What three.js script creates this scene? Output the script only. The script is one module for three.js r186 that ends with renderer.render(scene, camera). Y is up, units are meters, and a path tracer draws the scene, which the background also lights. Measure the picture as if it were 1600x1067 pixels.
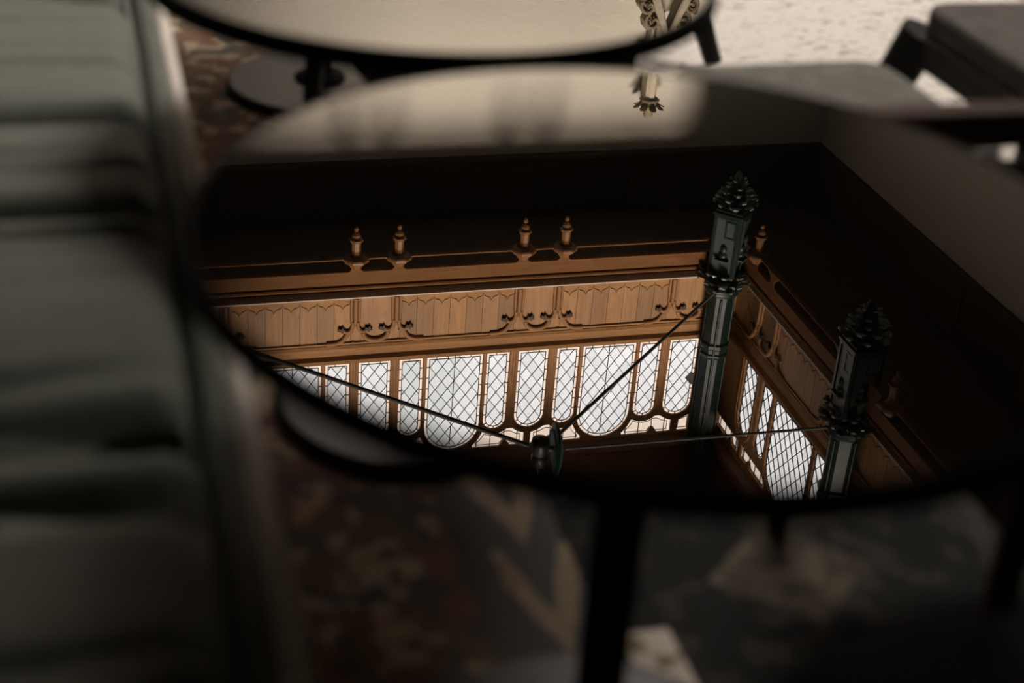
import * as THREE from 'three';
import { mergeGeometries } from 'three/addons/utils/BufferGeometryUtils.js';
import { RoundedBoxGeometry } from 'three/addons/geometries/RoundedBoxGeometry.js';
import { RectAreaLightUniformsLib } from 'three/addons/lights/RectAreaLightUniformsLib.js';

// ------------------------------------------------------------------ camera, sky, sun, windows' light, exposure
const D2R = Math.PI / 180;
const scene = new THREE.Scene();
const camera = new THREE.PerspectiveCamera(25.1, 1600 / 1067, 0.05, 100);
camera.position.set(0, 1.35, 0);
camera.rotation.set(-29.13 * D2R, -16.99 * D2R, 4.4 * D2R, 'YXZ');
camera.focus = 12.3;                       // focused on the mirrored windows
camera.userData.fStop = 2.1;
camera.updateMatrixWorld();

scene.background = new THREE.Color(1.0, 0.965, 0.945);
scene.backgroundIntensity = 10.8;          // hazy white daylight

const sun = new THREE.DirectionalLight(0xffeedd, 74);
sun.position.set(2.9 - 0.9, 6.2 + 7.0, -11 + 9.6);
sun.target.position.set(2.9, 6.2, -11);
sun.castShadow = true;
sun.shadow.radius = 32;                    // sun behind thin cloud
sun.shadow.mapSize.set(2048, 2048);
Object.assign(sun.shadow.camera, { left: -9, right: 9, top: 9, bottom: -9, near: 0.5, far: 40 });
scene.add(sun, sun.target);

RectAreaLightUniformsLib.init();
const ROOF_LIGHT = 23;                     // radiance of the roof light over the seats

const renderer = new THREE.WebGLRenderer();
renderer.toneMapping = THREE.LinearToneMapping;
renderer.toneMappingExposure = 1.0;
renderer.shadowMap.enabled = true;

// ------------------------------------------------------------------ helpers
let seed = 1234567;
const rnd = () => { seed = (seed * 1664525 + 1013904223) >>> 0; return seed / 4294967296; };
const rr = (a, b) => a + (b - a) * rnd();
function hash(x, y, s = 0) { let h = (x * 374761393 + y * 668265263 + s * 2147483647) | 0; h = Math.imul(h ^ (h >>> 13), 1274126177); h ^= h >>> 16; return (h >>> 0) / 4294967296; }
function vnoise(x, y, s = 0) {
  const ix = Math.floor(x), iy = Math.floor(y), fx = x - ix, fy = y - iy, u = fx * fx * (3 - 2 * fx), v = fy * fy * (3 - 2 * fy);
  return (hash(ix, iy, s) * (1 - u) + hash(ix + 1, iy, s) * u) * (1 - v) + (hash(ix, iy + 1, s) * (1 - u) + hash(ix + 1, iy + 1, s) * u) * v;
}
const fbm = (x, y, s = 0, o = 4) => { let a = 0.5, t = 0, n = 0; for (let i = 0; i < o; i++) { t += a * vnoise(x, y, s + i); n += a; x *= 2; y *= 2; a *= 0.5; } return t / n; };
const toS = (c) => (c <= 0.0031308 ? c * 12.92 : 1.055 * Math.pow(c, 1 / 2.4) - 0.055);
function texture(W, H, fn, srgb = true) {
  const d = new Uint8Array(W * H * 4);
  for (let j = 0; j < H; j++) for (let i = 0; i < W; i++) {
    const c = fn(i / W, j / H), k = (j * W + i) * 4;
    for (let q = 0; q < 3; q++) d[k + q] = Math.max(0, Math.min(255, Math.round(255 * (srgb ? toS(c[q]) : c[q]))));
    d[k + 3] = 255;
  }
  const t = new THREE.DataTexture(d, W, H, THREE.RGBAFormat);
  t.magFilter = THREE.LinearFilter; t.minFilter = THREE.LinearMipmapLinearFilter; t.generateMipmaps = true;
  t.wrapS = t.wrapT = THREE.RepeatWrapping; t.anisotropy = 8;
  if (srgb) t.colorSpace = THREE.SRGBColorSpace;
  t.needsUpdate = true;
  return t;
}
const names = {};
function numbered(n) { const k = names[n] = (names[n] ?? -1) + 1; return k ? `${n}_${String(k).padStart(3, '0')}` : n; }
function tag(o, label, category, group, kind) {
  if (label) o.userData.label = label;
  if (category) o.userData.category = category;
  if (group) o.userData.group = group;
  if (kind) o.userData.kind = kind;
  return o;
}
function root(name, label, category, group, kind) { const g = new THREE.Group(); g.name = numbered(name); tag(g, label, category, group, kind); scene.add(g); return g; }
function part(name, geo, mat, parent, x = 0, y = 0, z = 0) {
  if (Array.isArray(geo)) geo = merge(geo);
  const m = new THREE.Mesh(geo, mat); m.name = name; m.position.set(x, y, z); m.castShadow = m.receiveShadow = true;
  if (parent) parent.add(m); else { m.name = numbered(name); scene.add(m); }
  return m;
}
function merge(list) { return mergeGeometries(list.map((g) => { const n = g.index ? g.toNonIndexed() : g; for (const k of Object.keys(n.attributes)) if (!['position', 'normal', 'uv'].includes(k)) n.deleteAttribute(k); return n; })); }
// box from extents, uv in metres
function bx(x0, x1, y0, y1, z0, z1, r = 0) {
  const w = x1 - x0, h = y1 - y0, d = z1 - z0;
  const g = r ? new RoundedBoxGeometry(w, h, d, 2, Math.min(r, w / 2.01, h / 2.01, d / 2.01)) : new THREE.BoxGeometry(w, h, d);
  g.translate((x0 + x1) / 2, (y0 + y1) / 2, (z0 + z1) / 2);
  return metreUV(g);
}
function metreUV(g) {
  if (g.index) g = g.toNonIndexed();
  const p = g.attributes.position, n = g.attributes.normal, uv = new Float32Array(p.count * 2);
  for (let i = 0; i < p.count; i++) {
    const ax = Math.abs(n.getX(i)), ay = Math.abs(n.getY(i)), az = Math.abs(n.getZ(i)), x = p.getX(i), y = p.getY(i), z = p.getZ(i);
    const [u, v] = ay >= ax && ay >= az ? [x, z] : ax >= az ? [z, y] : [x, y];
    uv[i * 2] = u; uv[i * 2 + 1] = v;
  }
  g.setAttribute('uv', new THREE.BufferAttribute(uv, 2));
  return g;
}
function bar(a, b, w, h, up = [0, 1, 0]) {            // square bar between two points
  const A = new THREE.Vector3(...a), B = new THREE.Vector3(...b), L = A.distanceTo(B), g = new THREE.BoxGeometry(w, h, L);
  const m = new THREE.Matrix4().lookAt(B, A, new THREE.Vector3(...up)).setPosition(A.add(B).multiplyScalar(0.5));
  return metreUV(g.applyMatrix4(m));
}
function tapered(a, b, r0, r1, n = 12) {               // round tapered rod
  const A = new THREE.Vector3(...a), B = new THREE.Vector3(...b), L = A.distanceTo(B), g = new THREE.CylinderGeometry(r1, r0, L, n, 1);
  const q = new THREE.Quaternion().setFromUnitVectors(new THREE.Vector3(0, 1, 0), B.clone().sub(A).normalize());
  g.applyQuaternion(q); g.translate(...A.add(B).multiplyScalar(0.5).toArray());
  return g;
}
function tube(pts, r, n = 24, rs = 8, closed = false) {
  return new THREE.TubeGeometry(new THREE.CatmullRomCurve3(pts.map((p) => new THREE.Vector3(...p)), closed, 'centripetal'), n, r, rs, closed);
}
const lathe = (pts, n = 32) => new THREE.LatheGeometry(pts.map(([r, y]) => new THREE.Vector2(Math.max(r, 0.0001), y)), n);
function shapeOf(pts, holes = []) {
  const s = new THREE.Shape(pts.map(([x, y]) => new THREE.Vector2(x, y)));
  for (const h of holes) s.holes.push(new THREE.Path(h.map(([x, y]) => new THREE.Vector2(x, y))));
  return s;
}
function extrude(pts, holes, depth, z0 = 0, bevel = 0) {
  const g = new THREE.ExtrudeGeometry(shapeOf(pts, holes), { depth: depth - 2 * bevel, bevelEnabled: bevel > 0, bevelSize: bevel, bevelThickness: bevel, bevelOffset: -bevel, bevelSegments: 1, curveSegments: 8 });
  g.translate(0, 0, z0 + bevel);
  return g;
}
const rectPts = (x0, x1, y0, y1) => [[x0, y0], [x1, y0], [x1, y1], [x0, y1]];
// a moulding profile [[depth, height] ...] swept along u
function moulding(u0, u1, prof) {
  const g = new THREE.ExtrudeGeometry(new THREE.Shape(prof.map(([w, v]) => new THREE.Vector2(w, v))), { depth: u1 - u0, bevelEnabled: false });
  g.applyMatrix4(new THREE.Matrix4().set(0, 0, 1, u0, 0, 1, 0, 0, 1, 0, 0, 0, 0, 0, 0, 1));
  const i = g.index; if (i) g.toNonIndexed();
  // mirrored axes: turn the faces round
  const p = g.attributes.position, a = p.array;
  for (let k = 0; k < p.count; k += 3) for (let q = 0; q < 3; q++) { const t = a[(k + 1) * 3 + q]; a[(k + 1) * 3 + q] = a[(k + 2) * 3 + q]; a[(k + 2) * 3 + q] = t; }
  g.computeVertexNormals();
  return metreUV(g);
}

// ------------------------------------------------------------------ materials
const std = (o) => new THREE.MeshStandardMaterial({ ...o });
const lin = (r, g, b) => new THREE.Color().setRGB(r, g, b);
const phys = (o) => new THREE.MeshPhysicalMaterial({ ...o });
function grain(base, s, across) {          // 1 m x 1 m of timber, grain along v (or along u)
  return texture(512, 512, (u, v) => {
    if (across) [u, v] = [v, u];
    const w = vnoise(u * 6, v * 1.5, s) * 0.25, rings = fbm((u + w * 0.08) * 90, v * 3, s + 5, 3), pores = vnoise(u * 260, v * 14, s + 9), big = fbm(u * 5, v * 2, s + 21, 3);
    const k = 0.62 + 0.42 * rings + 0.22 * (big - 0.5) - (pores > 0.78 ? 0.16 : 0);
    return [base[0] * k, base[1] * k * (0.97 + 0.05 * big), base[2] * k * (0.94 + 0.1 * big)];
  });
}
const OAK = [0.4, 0.205, 0.078];
const oakV = grain(OAK, 3, false), oakH = grain(OAK, 7, true);
const M = {};
M.board = [0, 1, 2, 3].map((i) => { const t = oakV.clone(); t.offset.set(0.23 * i, 0.41 * i); t.needsUpdate = true; return std({ map: t, color: lin(...[[1, 1, 1], [0.86, 0.85, 0.84], [1.06, 1.03, 0.98], [0.76, 0.77, 0.8]][i]), roughness: 0.62 }); });
M.oak = phys({ map: oakH, roughness: 0.65, specularIntensity: 0.5 });
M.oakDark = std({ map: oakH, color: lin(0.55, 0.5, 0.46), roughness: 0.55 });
M.oakRib = std({ map: oakV, color: lin(0.82, 0.76, 0.7), roughness: 0.65 });
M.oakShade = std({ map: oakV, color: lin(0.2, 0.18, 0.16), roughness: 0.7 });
M.ledge = std({ color: lin(0.55, 0.47, 0.4), roughness: 0.6 });  // paler than the oak: light on the ledge top put into the colour
M.pendant = std({ map: oakV, color: lin(0.5, 0.42, 0.3), roughness: 0.5 });
M.fascia = phys({ map: oakH, color: lin(0.46, 0.39, 0.32), roughness: 0.75, specularIntensity: 0.4 });  // oak darkened: the weaker light on the fascia is put into the colour
M.oakUp = std({ map: oakV, color: lin(1.02, 0.93, 0.8), roughness: 0.6 });
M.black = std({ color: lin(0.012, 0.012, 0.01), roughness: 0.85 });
M.darkBoard = [0, 1].map((i) => std({ map: oakV, color: lin(...[[0.17, 0.185, 0.2], [0.14, 0.155, 0.17]][i]), roughness: 0.7 }));
M.plaster = std({ color: lin(0.5, 0.475, 0.415), roughness: 0.95, bumpMap: texture(256, 256, (u, v) => { const n = fbm(u * 24, v * 24, 4, 4); return [n, n, n]; }, false), bumpScale: 0.004 });
M.stone = std({ map: texture(256, 256, (u, v) => { const n = 0.72 + 0.4 * fbm(u * 30, v * 30, 13, 4); return [0.5 * n, 0.44 * n, 0.34 * n]; }), roughness: 0.9 });
M.stoneDark = std({ color: lin(0.19, 0.155, 0.11), roughness: 0.95 });
M.green = phys({ color: lin(0.009, 0.018, 0.015), roughness: 0.42, specularIntensity: 0.6 });
M.greenPanel = phys({ color: lin(0.042, 0.062, 0.055), roughness: 0.5 });
M.greenLeaf = phys({ color: lin(0.13, 0.165, 0.15), roughness: 0.22, clearcoat: 0.5, clearcoatRoughness: 0.2, side: THREE.DoubleSide });
M.disc = phys({ color: lin(0.018, 0.11, 0.065), roughness: 0.6 });
M.iron = std({ color: lin(0.11, 0.1, 0.088), roughness: 0.6, metalness: 0.2 });
M.boss = phys({ color: lin(0.03, 0.022, 0.022), roughness: 0.4, clearcoat: 0.15 });
M.lead = std({ color: lin(0.035, 0.036, 0.036), roughness: 0.6, metalness: 0.3 });
const glass = (r, g, b, rough = 0.03) => phys({ color: lin(r, g, b), transmission: 1, thickness: 0, roughness: rough, ior: 1.5, side: THREE.DoubleSide });
M.quarry = [glass(0.88, 0.87, 0.87), glass(0.8, 0.8, 0.79), glass(0.95, 0.93, 0.92), glass(0.72, 0.75, 0.72)];
M.border = [glass(1, 0.78, 0.64), glass(1, 0.84, 0.7)];
M.roofGlass = glass(0.42, 0.41, 0.4);
M.tableTop = phys({ color: lin(0.0035, 0.0038, 0.0036), roughness: 0.006, ior: 1.52, specularIntensity: 1 });
M.tableEdge = phys({ color: lin(0.003, 0.0035, 0.003), roughness: 0.7, ior: 1.3, specularIntensity: 0.25 });
M.baseDisc = phys({ color: lin(0.016, 0.017, 0.015), roughness: 0.38, ior: 1.45 });
const velvetTex = texture(512, 512, (u, v) => { const n = 0.85 + 0.3 * fbm(u * 90, v * 90, 31, 3); return [0.145 * n, 0.152 * n, 0.122 * n]; });
M.velvet = phys({ map: velvetTex, roughness: 0.9, sheen: 0.4, sheenRoughness: 0.5, sheenColor: lin(0.2, 0.22, 0.18) });
M.cord = std({ map: texture(128, 128, (u, v) => { const n = 0.75 + 0.5 * fbm(u * 20, v * 40, 8, 3); return [0.8 * n, 0.72 * n, 0.63 * n]; }), roughness: 0.9 });
M.benchFront = std({ map: oakV, color: lin(0.1, 0.1, 0.1), roughness: 0.6 });
const fabricTex = texture(256, 256, (u, v) => { const n = 0.6 + 0.8 * fbm(u * 40, v * 40, 77, 3); return [0.125 * n, 0.115 * n, 0.098 * n]; });
M.fabric = std({ map: fabricTex, roughness: 0.95 });
M.blackLeather = phys({ color: lin(0.006, 0.006, 0.006), roughness: 0.6, ior: 1.35 });
M.blackWood = phys({ color: lin(0.008, 0.007, 0.006), roughness: 0.6, specularIntensity: 0.4 });
M.walnut = phys({ map: grain([0.085, 0.045, 0.026], 19, false), roughness: 0.55, specularIntensity: 0.35 });
M.shadedFabric = std({ map: fabricTex, color: lin(0.5, 0.48, 0.46), roughness: 0.95 });  // same fabric darkened: shade on the seat is put into the colour
M.floorWood = std({ map: oakH, color: lin(0.14, 0.12, 0.1), roughness: 0.5 });
M.lampPane = std({ color: lin(0.8, 0.8, 0.8), emissive: lin(1, 0.97, 0.93), emissiveIntensity: 2.0, roughness: 0.4 });

// ------------------------------------------------------------------ large structure
const LX0 = 0.33, LX1 = 5.4, LZ0 = -11, LZ1 = -5.6;      // lantern
const HX0 = -0.77, HX1 = 6.5, HZ0 = -12, HZ1 = 3;         // hall
const CEIL = 5.8, LTOP = 8.3;
const ROOF = [1.5, 3.9, -5.4, -3.3];                        // roof light: x0, x1, z0, z1

const floor = part('floor', bx(HX0 - 0.2, HX1 + 0.2, -0.2, 0, HZ0 - 0.2, HZ1 + 0.2), M.floorWood);
tag(floor, 'dark timber floor of the hall under the carpet', null, null, 'structure');

function plasterWall(name, label, geos, mat = M.plaster) {
  const g = root(name, label, null, null, 'structure');
  part(mat === M.plaster ? 'plaster' : 'panelling', geos, mat, g);
  return g;
}
const wallBack = plasterWall('wall_back', 'cream plaster back wall of the hall with a dark timber frieze', [bx(HX0 - 0.2, HX1 + 0.2, 0, CEIL, HZ0 - 0.2, HZ0)]);
const wallRight = plasterWall('wall_right', 'cream plaster right wall of the hall under a dark timber frieze', [bx(HX1, HX1 + 0.2, 0, CEIL, HZ0, HZ1)]);
const wallLeft = plasterWall('wall_left', 'dark timber panelled wall behind the bench', [bx(HX0 - 0.2, HX0, 0, CEIL, HZ0, HZ1)], M.darkBoard[0]);
const wallFront = plasterWall('wall_front', 'dark timber panelled wall behind the viewer', [bx(HX0 - 0.2, HX1 + 0.2, 0, CEIL, HZ1, HZ1 + 0.2)], M.darkBoard[1]);

// dark frieze boards and picture rail above the plaster
for (let x = HX0, i = 0; x < HX1 - 0.01; x += 0.9, i++) part('frieze_panel', bx(x + 0.004, Math.min(x + 0.896, HX1), 5.28, CEIL, HZ0, HZ0 + 0.03, 0.004), M.darkBoard[i % 2], wallBack);
part('picture_rail', moulding(HX0, HX1, [[0, 5.25], [0.045, 5.27], [0.05, 5.3], [0.03, 5.32], [0, 5.32]]), M.darkBoard[0], wallBack, 0, 0, HZ0);
for (let z = HZ0 + 0.03, i = 0; z < -4; z += 0.9, i++) part('frieze_panel', bx(HX1 - 0.03, HX1, 5.28, CEIL, z + 0.004, z + 0.896, 0.004), M.darkBoard[i % 2], wallRight);
part('picture_rail', bx(HX1 - 0.05, HX1, 5.255, 5.31, HZ0 + 0.05, HZ1, 0.01), M.darkBoard[0], wallRight);

tag(part('shade_slab', bx(HX0, HX1, 3.0, 3.2, -2.9, HZ1, 0.02), M.darkBoard[0]), 'unseen dark slab added over the near end of the hall to shade it', null, null, 'structure');  // unseen slab added overhead to keep light off the near end

// flat dark ceiling of the hall around the lantern opening
const ceiling = part('ceiling', (() => { const g = extrude(rectPts(HX0 - 0.2, HX1 + 0.2, HZ0 - 0.2, HZ1 + 0.2), [rectPts(LX0, LX1, LZ0, LZ1).reverse(), rectPts(...ROOF).reverse()], 0.14); g.rotateX(Math.PI / 2); g.translate(0, CEIL + 0.14, 0); return metreUV(g); })(), M.darkBoard[1]);
tag(ceiling, 'dark timber ceiling of the hall around the lantern opening', null, null, 'structure');

// ------------------------------------------------------------------ lantern walls: measured elevations (u along the wall, v height, w towards the room)
function onWall(o, side) {
  if (side === 'back') o.position.set(0, 0, LZ0);
  if (side === 'right') { o.position.set(LX1, 0, 0); o.rotation.y = -Math.PI / 2; }
  if (side === 'left') { o.position.set(LX0, 0, 0); o.rotation.y = Math.PI / 2; }
  if (side === 'front') { o.position.set(0, 0, LZ1); o.rotation.y = Math.PI; }
  return o;
}
const SILL = 6.641;
const arch = (a, b, spring, rise, bottom = SILL, n = 14) => {
  const c = (a + b) / 2, r = (b - a) / 2, pts = [[a, bottom], [b, bottom], [b, spring]];
  for (let i = 1; i < n; i++) { const t = (i / n) * Math.PI; pts.push([c + r * Math.cos(t), spring + rise * Math.sin(t)]); }
  pts.push([a, spring]);
  return pts;
};
// lights of one wall: [u0, u1, spring, rise, kind]
const backLights = [], P = 1.392;
for (let k = 0; k < 4; k++) {
  const c = 2.163 + P * (k - 1);
  backLights.push([c - 0.135, c + 0.135, 7.305, 0.135, 'single']);
  if (k < 3) backLights.push([c + 0.213, c + 0.417, 7.33, 0.1, 'narrow'], [c + 0.45, c + 0.942, 7.36, 0.25, 'wide'], [c + 0.975, c + 1.179, 7.33, 0.1, 'narrow']);
}
const rightLights = [[-10.546, -10.282, 7.22, 0.13, 'single'], [-10.168, -9.958, 7.26, 0.1, 'narrow'], [-9.915, -9.16, 7.28, 0.28, 'wide'], [-9.12, -8.91, 7.26, 0.1, 'narrow'],
  [-8.28, -8.07, 7.26, 0.1, 'narrow'], [-8.03, -7.28, 7.28, 0.28, 'wide'], [-7.24, -7.03, 7.26, 0.1, 'narrow'], [-6.92, -6.66, 7.22, 0.13, 'single']];
// spandrel lights above the arches of a single light and its neighbours
function spandrels(lights, top = 7.6) {
  const out = [];
  const over = (u) => Math.max(...lights.map(([a, b, s, r, k]) => { const c = (a + b) / 2, h = (b - a) / 2 + (k === 'wide' ? 0.045 : 0.06), rise = r + 0.055, q = 1 - ((u - c) / h) ** 2; return q > 0 ? s + rise * Math.sqrt(q) : 0; }), 7.42);
  for (const [a, b, , , k] of lights) {
    if (k !== 'single') continue;
    const c = (a + b) / 2;
    for (const s of [-1, 1]) {
      const lower = [], upper = [];
      for (let i = 0; i <= 26; i++) {
        const d = 0.03 + i * 0.0205, u = c + s * d, lo = over(u), hi = top - 0.075 * Math.max(0, 1 - Math.abs(d - 0.205) / 0.05);
        if (hi - lo < 0.012) { if (d > 0.3) break; continue; }
        lower.push([u, lo]); upper.push([u, hi]);
      }
      if (lower.length > 4) { const pts = [...lower, ...upper.reverse()]; out.push(s > 0 ? pts : pts.reverse()); }
    }
  }
  return out;
}
for (const l of [...backLights, ...rightLights]) l[2] -= 0.016;
const inside = (l, u0, u1) => l.filter((p) => p.every(([u]) => u > u0 && u < u1));

// glazing ----------------------------------------------------------
function clip(poly, convex) {               // Sutherland-Hodgman, convex counter-clockwise
  let out = poly;
  for (let i = 0; i < convex.length && out.length; i++) {
    const [ax, ay] = convex[i], [bx_, by] = convex[(i + 1) % convex.length], side = (p) => (bx_ - ax) * (p[1] - ay) - (by - ay) * (p[0] - ax), res = [];
    for (let j = 0; j < out.length; j++) {
      const p = out[j], q = out[(j + 1) % out.length], sp = side(p), sq = side(q);
      if (sp >= 0) res.push(p);
      if ((sp >= 0) !== (sq >= 0)) { const t = sp / (sp - sq); res.push([p[0] + (q[0] - p[0]) * t, p[1] + (q[1] - p[1]) * t]); }
    }
    out = res;
  }
  return out;
}
const area = (p) => Math.abs(p.reduce((s, [x, y], i) => { const [X, Y] = p[(i + 1) % p.length]; return s + x * Y - X * y; }, 0)) / 2;
function clipSeg(a, b, convex) {
  let t0 = 0, t1 = 1;
  for (let i = 0; i < convex.length; i++) {
    const [ax, ay] = convex[i], [cx, cy] = convex[(i + 1) % convex.length], f = (p) => (cx - ax) * (p[1] - ay) - (cy - ay) * (p[0] - ax), fa = f(a), fb = f(b);
    if (fa < 0 && fb < 0) return null;
    if (fa < 0) t0 = Math.max(t0, fa / (fa - fb)); else if (fb < 0) t1 = Math.min(t1, fa / (fa - fb));
  }
  if (t1 - t0 < 1e-4) return null;
  const m = (t) => [a[0] + (b[0] - a[0]) * t, a[1] + (b[1] - a[1]) * t];
  return [m(t0), m(t1)];
}
const flatPoly = (pts) => new THREE.ShapeGeometry(shapeOf(pts));
const cameBar = (a, b, w = 0.0075, d = 0.008) => bar([a[0], a[1], 0], [b[0], b[1], 0], w, d, [0, 0, 1]);
let windowNo = 0;
function leadedLight(side, L, label, opt = {}) {
  const [u0, u1, spring, rise] = L, uc = (u0 + u1) / 2, hw = (u1 - u0) / 2;
  const g = new THREE.Group(); g.name = `window_${++windowNo}`; scene.add(g);
  tag(g, label, 'window', null, 'structure');
  onWall(g, side);
  const w = 0.028;
  g.translateX(uc); g.position.y = SILL; g.translateZ(w);
  const local = (l) => l.map(([x, y]) => [x - uc, y - SILL]);
  const outer = local(arch(u0, u1, spring, rise));
  const b = opt.border ?? 0.025, mid = local(arch(u0 + b, u1 - b, spring, rise - b, SILL + b));
  // pink border strip in short pieces, with lead at its joints
  part('border_glass', new THREE.ShapeGeometry(shapeOf(outer, [[...mid].reverse()])), M.border[windowNo % 2], g, 0, 0, 0);
  const joints = [];
  for (let v = 0.1; v < spring - SILL; v += 0.105) for (const s of [-1, 1]) joints.push(cameBar([s * (hw - b), v], [s * hw, v], 0.006));
  for (let i = 1; i < 6; i++) { const t = (i / 6) * Math.PI; joints.push(cameBar([hw * Math.cos(t), spring - SILL + rise * Math.sin(t)], [(hw - b) * Math.cos(t), spring - SILL + (rise - b) * Math.sin(t)], 0.006)); }
  for (let x = -hw + b + 0.06; x < hw - b; x += 0.1) joints.push(cameBar([x, 0], [x, b], 0.006));
  mid.forEach((p, i) => joints.push(cameBar(p, mid[(i + 1) % mid.length], 0.006)));
  // lattice of lead cames
  const a = opt.a ?? 0.054, h = opt.h ?? 0.075, lattice = [], H = spring + rise - SILL;
  for (let k = -40; k < 60; k++) {
    if (k % 2 === 0) continue;
    for (const s of [-1, 1]) {
      const y0 = b + h * k, p = clipSeg([-3 * a * 4, y0 - s * 3 * h * 4], [3 * a * 4, y0 + s * 3 * h * 4], mid);
      if (p) lattice.push(cameBar(p[0], p[1], 0.0047));
    }
  }
  part('lead_lattice', [...lattice, ...joints], M.lead, g);
  if (opt.bar) part('saddle_bar', bar([opt.bar, b, -0.03], [opt.bar - 0.012, H - b - 0.01, -0.03], 0.006, 0.006, [0, 0, 1]), M.lead, g);
  // one quarry per diamond
  const n = Math.ceil(hw / a) + 1;
  for (let i = -n; i <= n; i++) for (let j = -1; j < H / h + 2; j++) {
    if ((i + j) % 2) continue;
    const cx = i * a, cy = b + j * h, poly = clip([[cx + a, cy], [cx, cy + h], [cx - a, cy], [cx, cy - h]], mid);
    if (poly.length < 3 || area(poly) < 0.0002) continue;
    const grey = opt.grey && opt.grey(cx), q = M.quarry[grey ? (rnd() < 0.5 ? 3 : 1) : rnd() < 0.62 ? 0 : rnd() < 0.6 ? 2 : 1];
    part('pane', flatPoly(poly), q, g, 0, 0, rr(-0.0015, 0.0015));
  }
  return g;
}
function spandrelLight(side, pts, label) {
  const us = pts.map((p) => p[0]), vs = pts.map((p) => p[1]), uc = (Math.min(...us) + Math.max(...us)) / 2, v0 = Math.min(...vs);
  const g = new THREE.Group(); g.name = `window_${++windowNo}`; scene.add(g);
  tag(g, label, 'window', null, 'structure');
  onWall(g, side); g.translateX(uc); g.position.y = v0; g.translateZ(0.028);
  const q = pts.map(([x, y]) => [x - uc, y - v0]);
  part('border_glass', flatPoly(q), M.border[1], g);
  const cx = q.reduce((s, p) => s + p[0], 0) / q.length, cy = q.reduce((s, p) => s + p[1], 0) / q.length;
  const inn = q.map(([x, y]) => [x + (cx - x) * 0.14, y + (cy - y) * 0.3]);
  part('pane', flatPoly(inn), M.quarry[2], g, 0, 0, 0.003);
  const cames = inn.map((p, i) => cameBar(p, inn[(i + 1) % inn.length], 0.004));
  const n = q.length / 2;
  for (let i = 3; i < n - 2; i += 6) cames.push(cameBar(q[i], q[q.length - 1 - i], 0.006));
  part('lead_lattice', cames, M.lead, g);
  return g;
}

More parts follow.
